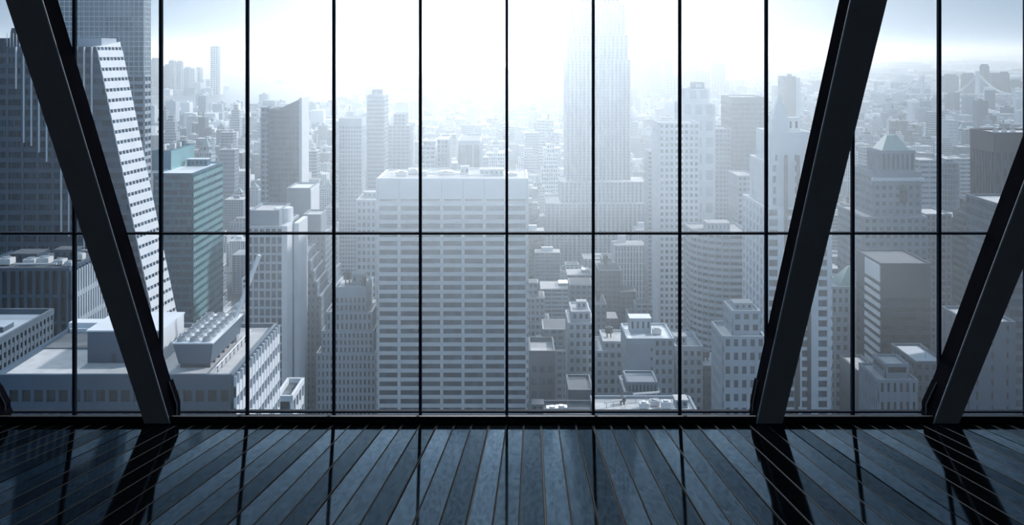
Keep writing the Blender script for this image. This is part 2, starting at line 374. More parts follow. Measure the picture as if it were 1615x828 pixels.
def bldg(name, label, cat, tiers, group=None, base=GZ, **st):
    """tiers from the lowest up: (px0, px1, top_row, front distance, depth_m[, overrides])"""
    px0, px1, row, d, dep = tiers[0][:5]
    origin = ((X(px0, d) + X(px1, d)) / 2, d + dep / 2, base)
    root = empty(name, origin); tag(root, label, cat, group)
    z0 = base
    for i, tr_ in enumerate(tiers):
        px0, px1, row, d, dep = tr_[:5]; o = dict(bay=3.2, flr=3.9, pier=1.0, span=.4, wall=PALE, glass=GL, pm=None, blank=0, relief=.35, roof=ROOFL, kit=(), par=1.0, poly=None)
        o.update(st); o.update(tr_[5] if len(tr_) > 5 else {})
        x0, x1 = X(px0, d), X(px1, d); z1 = Z(row, d)
        if o.get('base') is not None: z0 = o['base']
        poly = o['poly'] or rect(x0, x1, d, d + dep)
        facade(root, origin, poly, z0, z1, o['bay'], o['flr'], o['pier'], o['span'], o['wall'], o['glass'], o['pm'], o['blank'], o['relief'], 'facade' if i == 0 else 'upper_facade')
        roof(root, origin, poly, z1, o['roof'], o['wall'], o['par'], None, o['kit'], 'roof' if i == 0 else 'upper_roof')
        OCC.append((min(x0, x1) - 2, max(x0, x1) + 2, d - 2, d + dep + 2)); RECT.append((px0, px1, row, d))
        z0 = z1
    return root, origin
T = 'tower'; B = 'building'
# ---- 1 faceted glass tower at the left
def faceted_tower():
    d = 392.0; origin = (X(60, d), d + 25, GZ)
    root = empty('glass_tower', origin); tag(root, 'dark faceted glass tower at the left with one pale slanting facet behind the beam', T)
    lx = X(-120, d)
    def line(p, q, z):   # (px,row,d) p upper, q lower -> point at height z
        a, b = P(*p), P(*q); t_ = (z - a.z) / (b.z - a.z); return a + (b - a) * t_
    zt = Z(74, d); zb = GZ
    f0 = lambda z: line((153, 82, d), (241, 505, d), z)              # front / facet edge
    f1 = lambda z: line((189, 66, d + 19), (243.5, 330, d + 19), z) if True else None
    ztf = Z(66, d + 19)
    zlow = Z(330, d + 19)
    L0, R0 = Vector((lx, d, zb)), f0(zb)
    L1, R1 = Vector((lx, d, zt)), f0(zt)
    # body behind the relief: glazed hull down to street
    hull = MB()
    zmid = Z(500, d)
    def ringz(z, zz=None):
        r = f0(max(z, zmid)); s_ = f1(max(z, Z(500, d + 19))) if z < ztf else f1(ztf)
        xr = max(s_.x, r.x + .5)
        return [Vector((lx, d, z)), Vector((r.x, d, z)), Vector((xr, d + 19, z)), Vector((xr * (d + 50) / (d + 19) - 3, d + 50, z)), Vector((lx, d + 50, z))]
    hull.hexa(ringz(zb), ringz(zmid), GLD); hull.hexa(ringz(zmid), ringz(zt), GLB)
    w_ = MB(); FL = 4.05
    lev = []
    z = zt
    while z > zb: lev.append(z); z -= FL
    lev.append(zb)
    for k in range(len(lev) - 1):
        hi, lo = ringz(lev[k]), ringz(lev[k + 1])
        for a, b, mm, sp in ((0, 1, BLUEW, .42), (1, 2, WHITE, .68), (2, 3, WHITE, .6)):  # right-hand facets banded white: their sunlight is put into the colour
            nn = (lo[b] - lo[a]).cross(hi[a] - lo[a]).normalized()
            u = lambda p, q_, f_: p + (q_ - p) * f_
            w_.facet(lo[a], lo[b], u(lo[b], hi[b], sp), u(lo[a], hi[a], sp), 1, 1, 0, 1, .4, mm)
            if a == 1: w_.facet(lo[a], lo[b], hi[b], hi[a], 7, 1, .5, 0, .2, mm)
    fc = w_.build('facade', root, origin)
    g_ = hull.build('glazing', fc); g_.location = tuple(-c for c in origin)
    fn = MB()
    for px in (-60, -36, -12, 12, 36, 60, 84):                       # broad mullions between window groups
        x = X(px, d); fn.box(x - .5, x + .5, d - .5, d, zb, Z(76, d), BLUEW)
        for q in range(1, 6): fn.box(x + q * 1.0 - .09, x + q * 1.0 + .09, d - .25, d, zb, Z(76, d), DARKW)
    for px, r1 in ((27, 140), (39, 225), (51, 230), (63, 240), (75, 255), (98, 365), (110, 372), (122, 440), (134, 440), (146, 440)):
        x = X(px, d); fn.box(x - .22, x + .22, d - 1.1, d - .3, Z(r1, d), zt, WHITE)
    fn.build('fin', root, origin)
    cr = MB()                                                        # crown
    cr.box(X(-70, d), X(12, d), d + 3, d + 40, zt, Z(60, d), GLB)
    cr.hexa([(X(8, d), d + 2, zt), (X(40, d), d + 2, zt), (X(40, d), d + 30, zt), (X(8, d), d + 30, zt)],
            [(X(10, d), d + 4, Z(44, d)), (X(34, d), d + 4, Z(42, d)), (X(34, d), d + 28, Z(42, d)), (X(10, d), d + 28, Z(44, d))], GLB)
    for k in range(7): x = X(8 + 5 * k, d); cr.bar((x, d + 1.6, zt), (x, d + 1.6, Z(52, d)), .16, WHITE)
    cr.box(X(60, d), X(160, d + 5), d + 5, d + 20, zt, Z(60, d + 5), PALE)
    cr.build('crown', root, origin)
    s1 = ringz(zt)
    pk = MB(); pk.hexa([s1[1], s1[2], s1[2] + Vector((-4, 6, 0)), s1[1] + Vector((-4, 2, 0))], [s1[1] + Vector((.1, .1, .2)), f1(ztf), f1(ztf) + Vector((-1, 3, 0)), s1[1] + Vector((-2, 2, .2))], WHITE)
    pk.build('parapet', root, origin)
    OCC.append((lx, X(250, d), d - 3, d + 56)); RECT.append((-120, 240, 70, d))
faceted_tower()
bldg('lattice_tower', 'tall pale tower with a fine square lattice, rising behind the faceted glass tower', T,
     [(86, 227, 121, 520, 9, dict(bay=5.2, flr=3.9, span=.42, pier=.5, wall=PALE, glass=GLB)),
      (86, 227, -60, 520, 9, dict(bay=2.6, flr=2.6, span=.12, pier=.22, wall=WHITE, glass=LATG, relief=.3))], base=GZ)
# ---- 2 dark striped office block
r_, o_ = bldg('striped_office_block', 'office block with tall black window strips and white plant on its roof, lower left', B,
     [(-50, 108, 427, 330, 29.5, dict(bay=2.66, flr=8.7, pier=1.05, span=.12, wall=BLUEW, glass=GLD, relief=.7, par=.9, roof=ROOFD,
       kit=[('box', .35, .6, 9, 8, 2.6), ('unit', .5, .3, 4, 4, 2.2), ('unit', .62, .35, 4, 4, 2.4), ('box', .72, .7, 7, 6, 3.2), ('unit', .8, .3, 3, 4, 2), ('unit', .9, .55, 3, 3, 2.4),
            ('pipe', .6, .15, 14, .5, 1.2), ('unit', .25, .3, 4, 4, 2.4), ('unit', .93, .2, 2.4, 2.4, 1.8), ('pipe', .85, .8, 8, 0, 2.0), ('mast', .6, .5, .12, 0, 5)]))])
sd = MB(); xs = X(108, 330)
sd.facet((xs + .8, 330, GZ), (xs + .8, 359.5, GZ), (xs + .8, 359.5, Z(427, 330) - .6), (xs + .8, 330, Z(427, 330) - .6), 15, 21, 1.1, .2, .35, PALE)  # pale overlay on the dark block: sunlight put into the wall colour
tag(sd.build('side_wall', r_, o_), 'side wall coloured pale as if sunlit')
# ---- 3 corner building, far lower left
bldg('corner_block', 'small grey block with punched windows cut off by the lower left corner', B,
     [(-150, -12, 549, 262, 34, dict(bay=2.2, flr=2.8, pier=1.1, span=.45, wall=GREY, glass=GLD, par=1.6, roof=PALE, kit=[('box', .7, .5, 5, 6, 1.5)]))])
# ---- 4 large flat-roofed block
r_, o_ = bldg('flat_roofed_block', 'broad flat-roofed block with pale roof deck, lower left, behind the beam', B,
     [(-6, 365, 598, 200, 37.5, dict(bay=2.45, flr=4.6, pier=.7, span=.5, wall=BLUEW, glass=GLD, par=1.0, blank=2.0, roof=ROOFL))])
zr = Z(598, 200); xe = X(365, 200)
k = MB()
k.facet((xe + .5, 200, GZ), (xe + .5, 237.5, GZ), (xe + .5, 237.5, zr + .6), (xe + .5, 200, zr + .6), 15, 46, .35, .52, .4, WHITE)  # white bands hold the sunlight of this side in their colour
tag(k.build('side_wall', r_, o_), 'banded side wall coloured white as if sunlit')
k = MB(); x0_, x1_ = X(138, 210), X(254, 210); zt_ = Z(523, 210)
k.box(x0_, x1_, 210, 224.5, zr, zt_, BLUEW); k.box(x0_ - .2, x1_ + .2, 209.8, 224.7, zt_, zt_ + .3, WHITE)
k.box(x1_, x1_ + .12, 210.2, 224.3, zr, zt_, WHITE); k.box(X(176, 210), X(183, 210), 209.9, 210, zr + .3, zr + 2.2, DARKW)
k.build('mechanical_penthouse', r_, o_)
k = MB()     # raised walkway strip at the back left
k.box(X(-6, 200) + .5, X(-6, 200) + 9, 232, 237, zr, zr + 1.2, WHITE); k.box(x0_ - 14, x0_, 233, 236.5, zr, zr + 2.3, WHITE); k.box(x0_ - 13.5, x0_ - .4, 220, 232, zr, zr + .35, ROOFD)
k.build('roof_walkway', r_, o_)
k = MB()     # cooling plant: tapered trough with fan deck
a0, a1, b0, b1 = X(270, 205), X(333, 205), 206.0, 229.0
zc = Z(545, 205); zl = zr + 1.0
k.hexa([(a0 + 1.0, b0 + .6, zl), (a1 - .6, b0 + .6, zl), (a1 - .6, b1, zl), (a0 + 1, b1, zl)], [(a0, b0, zc), (a1, b0, zc), (a1, b1, zc), (a0, b1, zc)], BLUEW)
k.box(a0 - .1, a1 + .1, b0 - .1, b1 + .1, zc, zc + .25, WHITE)
for j in range(7): k.box(a0 + 1.2, a1 - .8, b0 + 1 + j * 3.4, b0 + 1.3 + j * 3.4, zr, zl, DARKW)
cp = k.build('cooling_plant', r_, o_)
for i in range(3):
    for j in range(7):
        k = MB(); fx, fy = a0 + 1.3 + i * 2.6, b0 + 1.6 + j * 3.2
        k.cyl(fx, fy, zc + .2, zc + 1.0, .95, EQUIP, 16); k.cyl(fx, fy, zc + .95, zc + 1.05, .7, DARKW, 12)
        fo = k.build('fan', cp); fo.location = tuple(-c for c in o_)
k = MB()
for j in range(9): k.bar((a1 + 1.6, b0 - 2 + j * 3, zr), (a1 + 1.6, b0 - 2 + j * 3, zr + 1.5), .1, BLUEW)
k.bar((a1 + 1.6, b0 - 3, zr + 1.5), (a1 + 1.6, b0 + 24, zr + 1.5), .14, EQW); k.bar((a1 + 1.6, b0 - 3, zr + .8), (a1 + 1.6, b0 + 24, zr + .8), .06, EQW)
k.build('railing', r_, o_)
k = MB(); p0 = P(371, 503, 226); p1 = P(409, 402, 226)
k.bar(p0, p1, .5, WHITE); k.bar(p0, (p0.x - 1, p0.y, zr), .6, WHITE); k.box(p0.x - 1.6, p0.x + .6, 225, 227, zr, zr + 1.4, EQUIP)
cr_ = k.build('roof_crane', None, (p0.x - 1, 226, zr)); tag(cr_, 'white crane boom slanting up from the roof of the broad flat-roofed block', 'crane')
# ---- 5 teal tower
bldg('teal_glass_tower', 'blue and sea-green glass slab with a stepped top, right of the faceted glass tower', T,
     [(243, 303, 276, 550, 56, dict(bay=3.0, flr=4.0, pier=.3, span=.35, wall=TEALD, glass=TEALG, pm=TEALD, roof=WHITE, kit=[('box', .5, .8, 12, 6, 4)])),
      (241, 268, 240, 572, 42, dict(bay=6, flr=9, pier=.2, span=.06, wall=TEALD, glass=TEALD, blank=2, roof=ROOFD, kit=[('unit', .3, .2, 3, 3, 3), ('unit', .6, .4, 3, 3, 3.4), ('unit', .5, .7, 3, 3, 3), ('box', .4, .9, 4, 4, 3)]))])
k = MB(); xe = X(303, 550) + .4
k.facet((xe, 550, GZ), (xe, 606, GZ), (xe, 606, Z(276, 550) + .5), (xe, 550, Z(276, 550) + .5), 18, 46, .3, .55, .35, TEAL)  # lighter than the front: light on this side put into the colour
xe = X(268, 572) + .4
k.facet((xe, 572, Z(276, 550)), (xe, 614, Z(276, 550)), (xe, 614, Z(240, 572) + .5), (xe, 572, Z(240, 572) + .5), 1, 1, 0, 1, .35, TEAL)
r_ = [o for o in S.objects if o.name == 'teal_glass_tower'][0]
tag(k.build('side_wall', r_, tuple(r_.location)), 'side wall in paler sea-green for the light on it')
# ---- left-centre towers
bldg('glass_slab_tower', 'hazy glass tower with a slanting crown and bright right edge, left of centre', T,
     [(412, 426, 171, 760, 20), (424, 473, 174, 700, 22, dict(base=GZ, wall=BLUEW, glass=GLM, bay=2.6, flr=3.6, pier=.4, span=.3))], wall=PALE, glass=GLM)
rt = S.objects[-1]
k = MB(); x0_, x1_ = X(437, 700), X(473, 700); zz = Z(175, 700)
k.hexa([(x0_, 702, zz), (x1_, 702, zz), (x1_, 715, zz), (x0_, 715, zz)], [(x0_, 702, zz + 1), (x1_, 702, Z(156, 700)), (x1_, 715, Z(156, 700)), (x0_, 715, zz + 1)], GREY)
k.box(x1_ - .4, x1_ + 1.6, 699, 723, GZ, Z(154, 700), WHITE)
r_ = bpy.data.objects['glass_slab_tower']; k.build('crown', r_, tuple(r_.location))
bldg('drum_topped_tower', 'pale ribbed tower with a rounded drum top and white corner strip, behind the crane boom', T,
     [(390, 446, 360, 450, 32, dict(bay=2.7, flr=4.0, pier=.7, span=.25, wall=PALE, glass=GLM)),
      (395, 439, 335, 454, 22, dict(bay=30, flr=30, pier=0, span=1, wall=STONE, glass=STONE))])
r_ = bpy.data.objects['drum_topped_tower']; k = MB(); xr = X(446, 450)
k.box(xr - .3, xr + 2.2, 449, 460, GZ, Z(356, 450), WHITE); k.box(xr + 2.8, xr + 5, 460, 480, GZ, Z(352, 460), WHITE)
k.cyl(X(439, 454), 465, Z(360, 450), Z(333, 454), 4.2, WHITE, 20); k.build('corner_strip', r_, tuple(r_.location))
bldg('white_ended_block', 'pale box tower with a bright white end wall, right of the drum-topped tower', T,
     [(453, 488, 299, 600, 26, dict(bay=20, flr=3.8, pier=0, span=.45, wall=STONE, glass=GLM, blank=20, roof=WHITE))])
k = MB(); xr = X(488, 600) + .45; k.box(xr, xr + .5, 600, 626, GZ, Z(298, 600), WHITE); r_ = bpy.data.objects['white_ended_block']; k.build('end_wall', r_, tuple(r_.location))
bldg('plain_penthouse_tower', 'small windowless-topped pale tower just in front of the white-ended box', T,
     [(470, 512, 372, 560, 24, dict(bay=2.4)), (479, 505, 341, 562, 18, dict(blank=20, wall=STONE))], wall=STONE, bay=2.6, flr=3.6)
st = dict(bay=2.5, flr=3.6, pier=1.2, span=.5, wall=STONE, glass=GLM)
bldg('stepped_tower', 'grey masonry tower stepping down on its right in white-edged stages', T,
     [(452, 505, 470, 500, 30), (452, 499, 447, 500, 27), (452, 494, 430, 500, 25), (452, 489, 414, 500, 23), (452, 483, 400, 500, 21), (455, 470, 384, 501, 18)], **st)
bldg('stepped_tower', 'slimmer stepped masonry tower behind, between the stepped grey tower and the mullion', T,
     [(490, 532, 455, 590, 30), (490, 524, 432, 590, 26), (490, 516, 412, 590, 22), (492, 508, 394, 591, 18)], **st)
bldg('white_loft_building', 'white ribbed building with rooftop tanks in front of the grid-windowed tower', B,
     [(500, 592, 560, 470, 32), (508, 588, 525, 471, 30), (515, 586, 495, 472, 28),
      (529, 577, 456, 474, 22, dict(blank=4, kit=[('tank', .3, .4, 4, 4, 7), ('box', .65, .5, 6, 6, 5), ('tank', .85, .3, 3, 3, 5)]))], wall=PALE, glass=GLM, bay=2.0, flr=3.8, pier=1.0, span=.35)
bldg('grid_windowed_tower', 'narrow pale tower with a square window grid touching the left side of the central tower', T,
     [(563, 600, 318, 520, 30, dict(bay=2.5, flr=3.6, pier=.9, span=.4, wall=PALE, glass=GLM, kit=[('box', .4, .5, 7, 7, 3), ('unit', .8, .5, 2, 2, 2)]))])
bldg('slim_tower', 'slim horizontally lined tower standing above the rooftops left of the central tower', T,
     [(579, 606, 152, 900, 26, dict(bay=14, flr=3.6, pier=.6, span=.5, kit=[('box', .5, .5, 9, 10, 6)]))], wall=STONE, glass=GLM)
bldg('hazy_tower', 'hazy block tower with a blank pale top band, left of the slim lined tower', T,
     [(535, 570, 188, 850, 24, dict(blank=6, bay=2.4, flr=3.4, pier=.8, span=.4))], wall=PALE, glass=GLM)
bldg('shouldered_tower', 'shouldered hazy tower with a pale recess, right of the slim lined tower', T,
     [(612, 646, 199, 1000, 30, dict(bay=4, flr=3.6)), (621, 639, 181, 1002, 24, dict(bay=4, flr=3.6))], wall=STONE, glass=GLM)
bldg('ribbed_box_tower', 'white-edged box tower with vertical ribs peeping over the central tower roof', T,
     [(723, 757, 224, 700, 58, dict(bay=4.4, flr=30, pier=1.0, span=.06, wall=PALE, glass=GLM, blank=2, roof=ROOFD))])
bldg('balconied_tower', 'pair of banded apartment slabs just over the central tower roof', T,
     [(664, 686, 232, 720, 30, dict(bay=3, flr=3.2)), (668, 686, 224, 722, 24)], wall=WHITE, glass=GLM, bay=3, flr=3.2, pier=.6, span=.5)
bldg('apartment_slab', 'pale rib-fronted apartment slab above the centre of the central tower roof', T,
     [(690, 706, 222, 740, 40)], wall=PALE, glass=GLM, bay=2.4, flr=3.2, pier=1.0, span=.4)
# ---- 6 the central tower
CD = 460.0
r_, o_ = bldg('white_grid_tower', 'large white slab tower in the centre with seven wide window bays per floor', T,
     [(596, 831, 283, CD, 34, dict(bay=33.6 * CD / F, flr=13.8 * CD / F, pier=1.35, span=.42, wall=WHITE, glass=GLM, relief=.6, blank=0, par=.6, roof=ROOFL,
       kit=[('unit', .14, .35, 5, 4, 2.2), ('unit', .21, .55, 4, 5, 2.6), ('box', .28, .5, 4, 8, 1.6), ('pipe', .42, .3, 18, 0, 1.3), ('unit', .44, .5, 7, 4, 1.8), ('box', .57, .55, 4, 5, 3.8), ('pipe', .66, .25, 9, 3, .9),
            ('box', .76, .5, 11, 9, 2.8), ('unit', .9, .4, 5, 4, 1.4), ('pipe', .93, .5, 4, 8, 1.3), ('pipe', .08, .5, 3, 10, 1.0), ('pipe', .3, .9, 20, 0, 1.6), ('pipe', .7, .9, 20, 0, 1.6)]))])
k = MB(); zt_ = Z(283, CD); xa, xb = X(596, CD), X(831, CD); nb = 7
zblank = Z(318, CD)
k.box(xa - .8, xb + .8, CD - .85, CD, zblank, zt_ + .3, WHITE)
for i in range(nb + 1):
    x = xa + (xb - xa) * i / nb; k.box(x - .12, x + .12, CD - 1.0, CD - .85, zblank, zt_ + .3, PALE)
for i in range(nb):
    x = xa + (xb - xa) * i / nb; w1 = (xb - xa) / nb; k.box(x + .8, x + w1 - .8, CD - .9, CD - .8, Z(316.2, CD), Z(313.6, CD), DARKW)
k.build('blank_crown', r_, o_)
# ---- 7 the tall setback tower in the glare
r_, o_ = bldg('setback_skyscraper', 'very tall ribbed skyscraper in the white glare right of centre, rising out of view', 'skyscraper',
     [(862, 1052, 322, 1200, 60, dict()), (884, 1020, 288, 1215, 56), (893, 994, 95, 1240, 52), (898, 990, 56, 1243, 48), (902, 986, 8, 1246, 44), (910, 977, -40, 1250, 38)],
     wall=PALE, glass=GLM, bay=5.0, flr=3.7, pier=2.6, span=.12, relief=.5)
k = MB(); xx = X(943.5, 1268); zt_ = Z(-40, 1250)
k.cyl(xx, 1268, zt_, zt_ + 30, 8, PALE, 16, 6); k.cyl(xx, 1268, zt_ + 30, zt_ + 45, 6, PALE, 16, 2); k.cyl(xx, 1268, zt_ + 45, zt_ + 85, 1.4, EQUIP, 8, .3)
k.build('spire', r_, o_)
# ---- right of centre
bldg('square_grid_tower', 'white tower with square windows in the glare beside the tall skyscraper', T,
     [(1040, 1102, 196, 652, 30, dict(bay=3.1, flr=4.0, pier=1.3, span=.45))], wall=WHITE, glass=GLM)
bldg('octagonal_tower', 'pale blank tower with chamfered shoulders and a small dark cap, in the glare', T,
     [(1076, 1127, 165, 760, 34, dict(poly=None)), (1084, 1118, 142, 764, 24), (1094, 1110, 132, 768, 12, dict(wall=GREY))], wall=WHITE, glass=PALE, bay=8, flr=12, pier=3, span=.4)
bldg('slate_slab_tower', 'tall plain slate-blue slab tower left of the broad leaning beam', T,
     [(1154, 1206, 155, 820, 40, dict(bay=4, flr=3.8, pier=.2, span=.4, blank=4))], wall=BLUEW, glass=GLB)
bldg('slate_annex_tower', 'narrow pale tower between the octagonal tower and the slate slab', T,
     [(1128, 1152, 205, 800, 30)], wall=STONE, glass=GLM, bay=3, flr=3.6)
bldg('frame_topped_block', 'pale box building with an open frame top below the slate slab', B,
     [(1164, 1192, 279, 700, 30), ], wall=PALE, glass=GLM, bay=3.2, flr=3.8)
# curved banded building
cd = 600.0; pts = []
xl, xr = X(1098, cd), X(1184, cd)
for i in range(9):
    a = math.radians(180 + 80 * i / 8); pts.append((xl + 24 + 24 * math.cos(a), cd + 24 + 24 * math.sin(a)))
pts += [(xr, cd), (xr, cd + 40), (xl, cd + 40)]
bldg('curved_banded_tower', 'curved office building ringed with white bands, right of the middle of the city', T,
     [(1098, 1184, 372, cd, 40, dict(poly=pts, bay=9, flr=3.86, pier=.5, span=.5, wall=PALE, glass=GLB, relief=.6, kit=[('box', .5, .5, 14, 12, 5)]))])
sg = dict(wall=PALE, glass=GLB, bay=3.0, flr=5.2, pier=1.4, span=.45)
bldg('stepped_stone_building', 'stepped pale stone building with paired windows left of the broad beam foot', B,
     [(1141, 1206, 534, 378, 21), (1156, 1198, 494, 382, 15, dict(kit=[('box', .5, .5, 7, 6, 2.5)]))], **sg)
r_, o_ = bldg('stone_skyscraper', 'tall stone tower with dark vertical slots seen on both sides of the broad leaning beam', T,
     [(1206, 1310, 330, 400, 36, dict(bay=6.2, flr=4.0)), (1212, 1300, 260, 402, 30), (1216, 1278, 212, 404, 22, dict(blank=8, kit=[('box', .6, .4, 7, 6, 6), ('box', .3, .5, 5, 5, 3.5), ('unit', .85, .5, 2, 2, 3)]))],
     wall=WHITE, glass=GLB, bay=4.4, flr=3.9, pier=3.0, span=.35, relief=.5)
k = MB(); xx = X(1229, 406); zb = Z(212, 404); 
k.hexa([(xx - 3.2, 404, zb + 6), (xx + 3.2, 404, zb + 6), (xx + 3.2, 410, zb + 6), (xx - 3.2, 410, zb + 6)], [(xx - .1, 407, Z(150, 406)), (xx + .1, 407, Z(150, 406)), (xx + .1, 407.2, Z(150, 406)), (xx - .1, 407.2, Z(150, 406))], WHITE)
k.box(xx - 3.2, xx + 3.2, 404, 410, zb, zb + 6, WHITE); k.build('spire', r_, o_)
k = MB()
for px in (1239, 1258): k.box(X(px, 400) - .7, X(px, 400) + .7, 399.2, 399.8, Z(640, 400), Z(245, 400), DARKW)
for px in (1255, 1275): k.box(X(px, 400) - .7, X(px, 400) + .7, 398.8, 399.2, GZ, Z(360, 400), DARKW)
tag(k.build('window_slot', r_, o_), 'dark vertical slots')
# lower centre-right cluster
c = dict(wall=PALE, glass=GLM, bay=3.1, flr=4.4, pier=1.4, span=.45)
bldg('blank_walled_building', 'pale building with a big blank wall and window columns, lower right of centre', B,
     [(990, 1062, 537, 470, 26, dict(roof=WHITE, kit=[('box', .35, .6, 10, 8, 7), ('unit', .7, .4, 4, 4, 3)]))], **c)
k = MB(); r_ = bpy.data.objects['blank_walled_building']; k.box(X(990, 470) - .1, X(1034, 470), 469.3, 470, GZ, Z(537, 470), PALE)
for j in range(12): k.box(X(1026, 470), X(1029, 470), 469.2, 469.35, Z(553 + j * 15, 470), Z(548 + j * 15, 470), GLD)
k.build('blank_wall', r_, tuple(r_.location))
bldg('loft_building', 'square-topped loft building with dark windows left of the blank-walled building', B,
     [(940, 992, 556, 499, 24), (952, 990, 541, 501, 20, dict(kit=[('tank', .3, .5, 4, 4, 6)]))], **c)
bldg('loft_building', 'rounded-cornice loft building right of the blank-walled building', B,
     [(1066, 1107, 553, 480, 24, dict(par=2.2, kit=[('box', .3, .5, 6, 6, 4)]))], **c)
bldg('loft_building', 'pale block with a small hut on its roof right of the central tower', B,
     [(897, 936, 512, 528, 26), (902, 930, 494, 530, 20, dict(kit=[('box', .6, .5, 5, 5, 4)]))], **c)
bldg('loft_building', 'low block with one row of tall windows under a cornice, touching the central tower', B,
     [(836, 874, 561, 500, 24, dict(par=2.5, blank=5))], wall=GREY, glass=GLM, bay=3.4, flr=6.4, pier=1.4, span=.5)
bldg('loft_building', 'shadowed grey block between the loft buildings and the stepped stone building', B,
     [(1104, 1142, 580, 500, 26, dict(kit=[('tank', .4, .4, 4, 4, 6)]))], wall=GREY, glass=GLM, bay=3, flr=4, pier=1.4, span=.5)
bldg('colonnaded_building', 'small building with a pale columned attic low in the cluster right of centre', B,
     [(986, 1040, 622, 400, 20), (990, 1036, 606, 402, 14, dict(bay=1.5, flr=4, pier=.8, span=.1))], wall=STONE, glass=GLD, bay=3, flr=4.5, pier=1.4, span=.5)
bldg('low_rooftop_building', 'low roof crowded with white vents just above the sill right of centre', B,
     [(938, 1098, 652, 330, 14, dict(roof=ROOFL, kit=[('unit', .5, .3, 3, 2.6, 2.2), ('unit', .62, .5, 3, 2.6, 2.0), ('unit', .72, .3, 3, 2.6, 2.6), ('pipe', .55, .7, 9, 2, 3), ('box', .88, .5, 4, 5, 2.6), ('pipe', .2, .3, 6, 3, 2), ('tank', .3, .6, 2.4, 2.4, 3)]))],
     wall=STONE, glass=GLD, bay=2.4, flr=4, pier=.9, span=.4)
bldg('low_rooftop_building', 'narrow dark roof with a cornice beside the foot of the central tower', B,
     [(836, 938, 658, 350, 14, dict(roof=ROOFD, kit=[('box', .12, .3, 4, 5, 3.6), ('unit', .35, .4, 4, 3, 1.6), ('mast', .6, .4, .12, 0, 5), ('unit', .5, .5, 4, 3, 1.4)]))], wall=GREY, glass=GLD, bay=2.4, flr=4)
bldg('grey_office_block', 'narrow grey block with a blank top beside the mullion right of centre', B,
     [(898, 934, 618, 430, 20, dict(roof=ROOFD, blank=8))], wall=GREY, glass=GLM)
# left-centre street level
bldg('mansard_building', 'old dark building with stacked bays and pale dormers left of the central tower foot', B,
     [(490, 568, 582, 640, 26, dict(bay=6, flr=8, pier=2.4, span=.45)), (496, 562, 565, 642, 22, dict(wall=ROOFD, glass=PALE, bay=6, flr=7, pier=3.6, span=.5))], wall=GREY, glass=GLD)
bldg('slate_block', 'flat blue-grey block between the old dark building and the central tower', B, [(568, 604, 565, 600, 24, dict(blank=6, flr=9, wall=GREY)), (568, 600, 530, 602, 20, dict(wall=PALE))], wall=GREY, glass=GLM)
bldg('small_white_roof_building', 'small pale building with a white framed roof at the corner of the flat-roofed block', B,
     [(436, 460, 632, 300, 16, dict(roof=ROOFD, par=1.6))], wall=WHITE, glass=GLD, bay=3.6, flr=6)
# ---- far right
r_, o_ = bldg('green_roofed_tower', 'ornate stone tower with arched windows and a green pyramid roof, right side', T,
     [(1362, 1462, 345, 520, 40, dict(bay=3.6)), (1378, 1452, 280, 524, 30, dict(par=3)), (1390, 1442, 242, 529, 20, dict(bay=2.6, flr=9, pier=1.2, span=.3, par=1.6))],
     wall=STONE, glass=GLB, bay=3.3, flr=4.0, pier=1.5, span=.45)
k = MB(); xa, xb = X(1391, 529), X(1440, 529); zb = Z(242, 529); 
k.hexa([(xa, 530, zb), (xb, 530, zb), (xb, 547, zb), (xa, 547, zb)], [((xa + xb) / 2 - 2.4, 537, Z(214, 533)), ((xa + xb) / 2 + 2.4, 537, Z(214, 533)), ((xa + xb) / 2 + 2.4, 540, Z(214, 533)), ((xa + xb) / 2 - 2.4, 540, Z(214, 533))], COPPER)
k.build('pyramid_roof', r_, o_)
k = MB(); xm = X(1424, 524)
k.box(X(1374, 524), X(1456, 524), 522.2, 523.6, Z(285, 524), Z(280, 524), WHITE)
k.box(xm - 2, xm + 2, 523.2, 523.7, Z(320, 524), Z(297, 524), GLD)
for j in range(7):
    a0_, a1_ = math.pi * j / 7, math.pi * (j + 1) / 7
    k.hexa([(xm, 523.2, Z(297, 524)), (xm + 2 * math.cos(a0_), 523.2, Z(297, 524) + 2 * math.sin(a0_)), (xm + 2 * math.cos(a1_), 523.2, Z(297, 524) + 2 * math.sin(a1_))],
           [(xm, 523.7, Z(297, 524)), (xm + 2 * math.cos(a0_), 523.7, Z(297, 524) + 2 * math.sin(a0_)), (xm + 2 * math.cos(a1_), 523.7, Z(297, 524) + 2 * math.sin(a1_))], GLD)
k.build('arched_window', r_, o_)
r_, o_ = bldg('dark_glass_block', 'smooth dark slate glass block with a striped pale end, in front of the green-roofed tower', B,
     [(1389, 1467, 418, 430, 30, dict(bay=21, flr=3.9, pier=.15, span=.5, relief=.12, wall=DARKW, glass=GLD, blank=14, roof=ROOFD, par=.8))])
k = MB(); xe = X(1389, 430) - .15
k.facet((xe, 448, GZ), (xe, 430, GZ), (xe, 430, Z(445, 430)), (xe, 448, Z(445, 430)), 1, 44, 0, .5, .5, WHITE)
k.box(xe - .4, xe, 430, 448, Z(445, 430), Z(418, 430), WHITE); k.build('striped_end_wall', r_, o_)
r_, o_ = bldg('pyramid_capped_building', 'pale stone building with a small blue-green pyramid cap right of the broad beam', B,
     [(1306, 1371, 500, 462, 32), (1311, 1368, 455, 464, 26), ], wall=PALE, glass=GLB, bay=3.0, flr=4.2, pier=1.3, span=.45)
k = MB(); xm = X(1338, 474); zq = Z(455, 464); k.hexa([(xm - 7, 466, zq), (xm + 7, 466, zq), (xm + 7, 480, zq), (xm - 7, 480, zq)], [(xm - .6, 472, Z(420, 472)), (xm + .6, 472, Z(420, 472)), (xm + .6, 473.4, Z(420, 472)), (xm - .6, 473.4, Z(420, 472))], COPPER)
k.build('pyramid_roof', r_, o_)
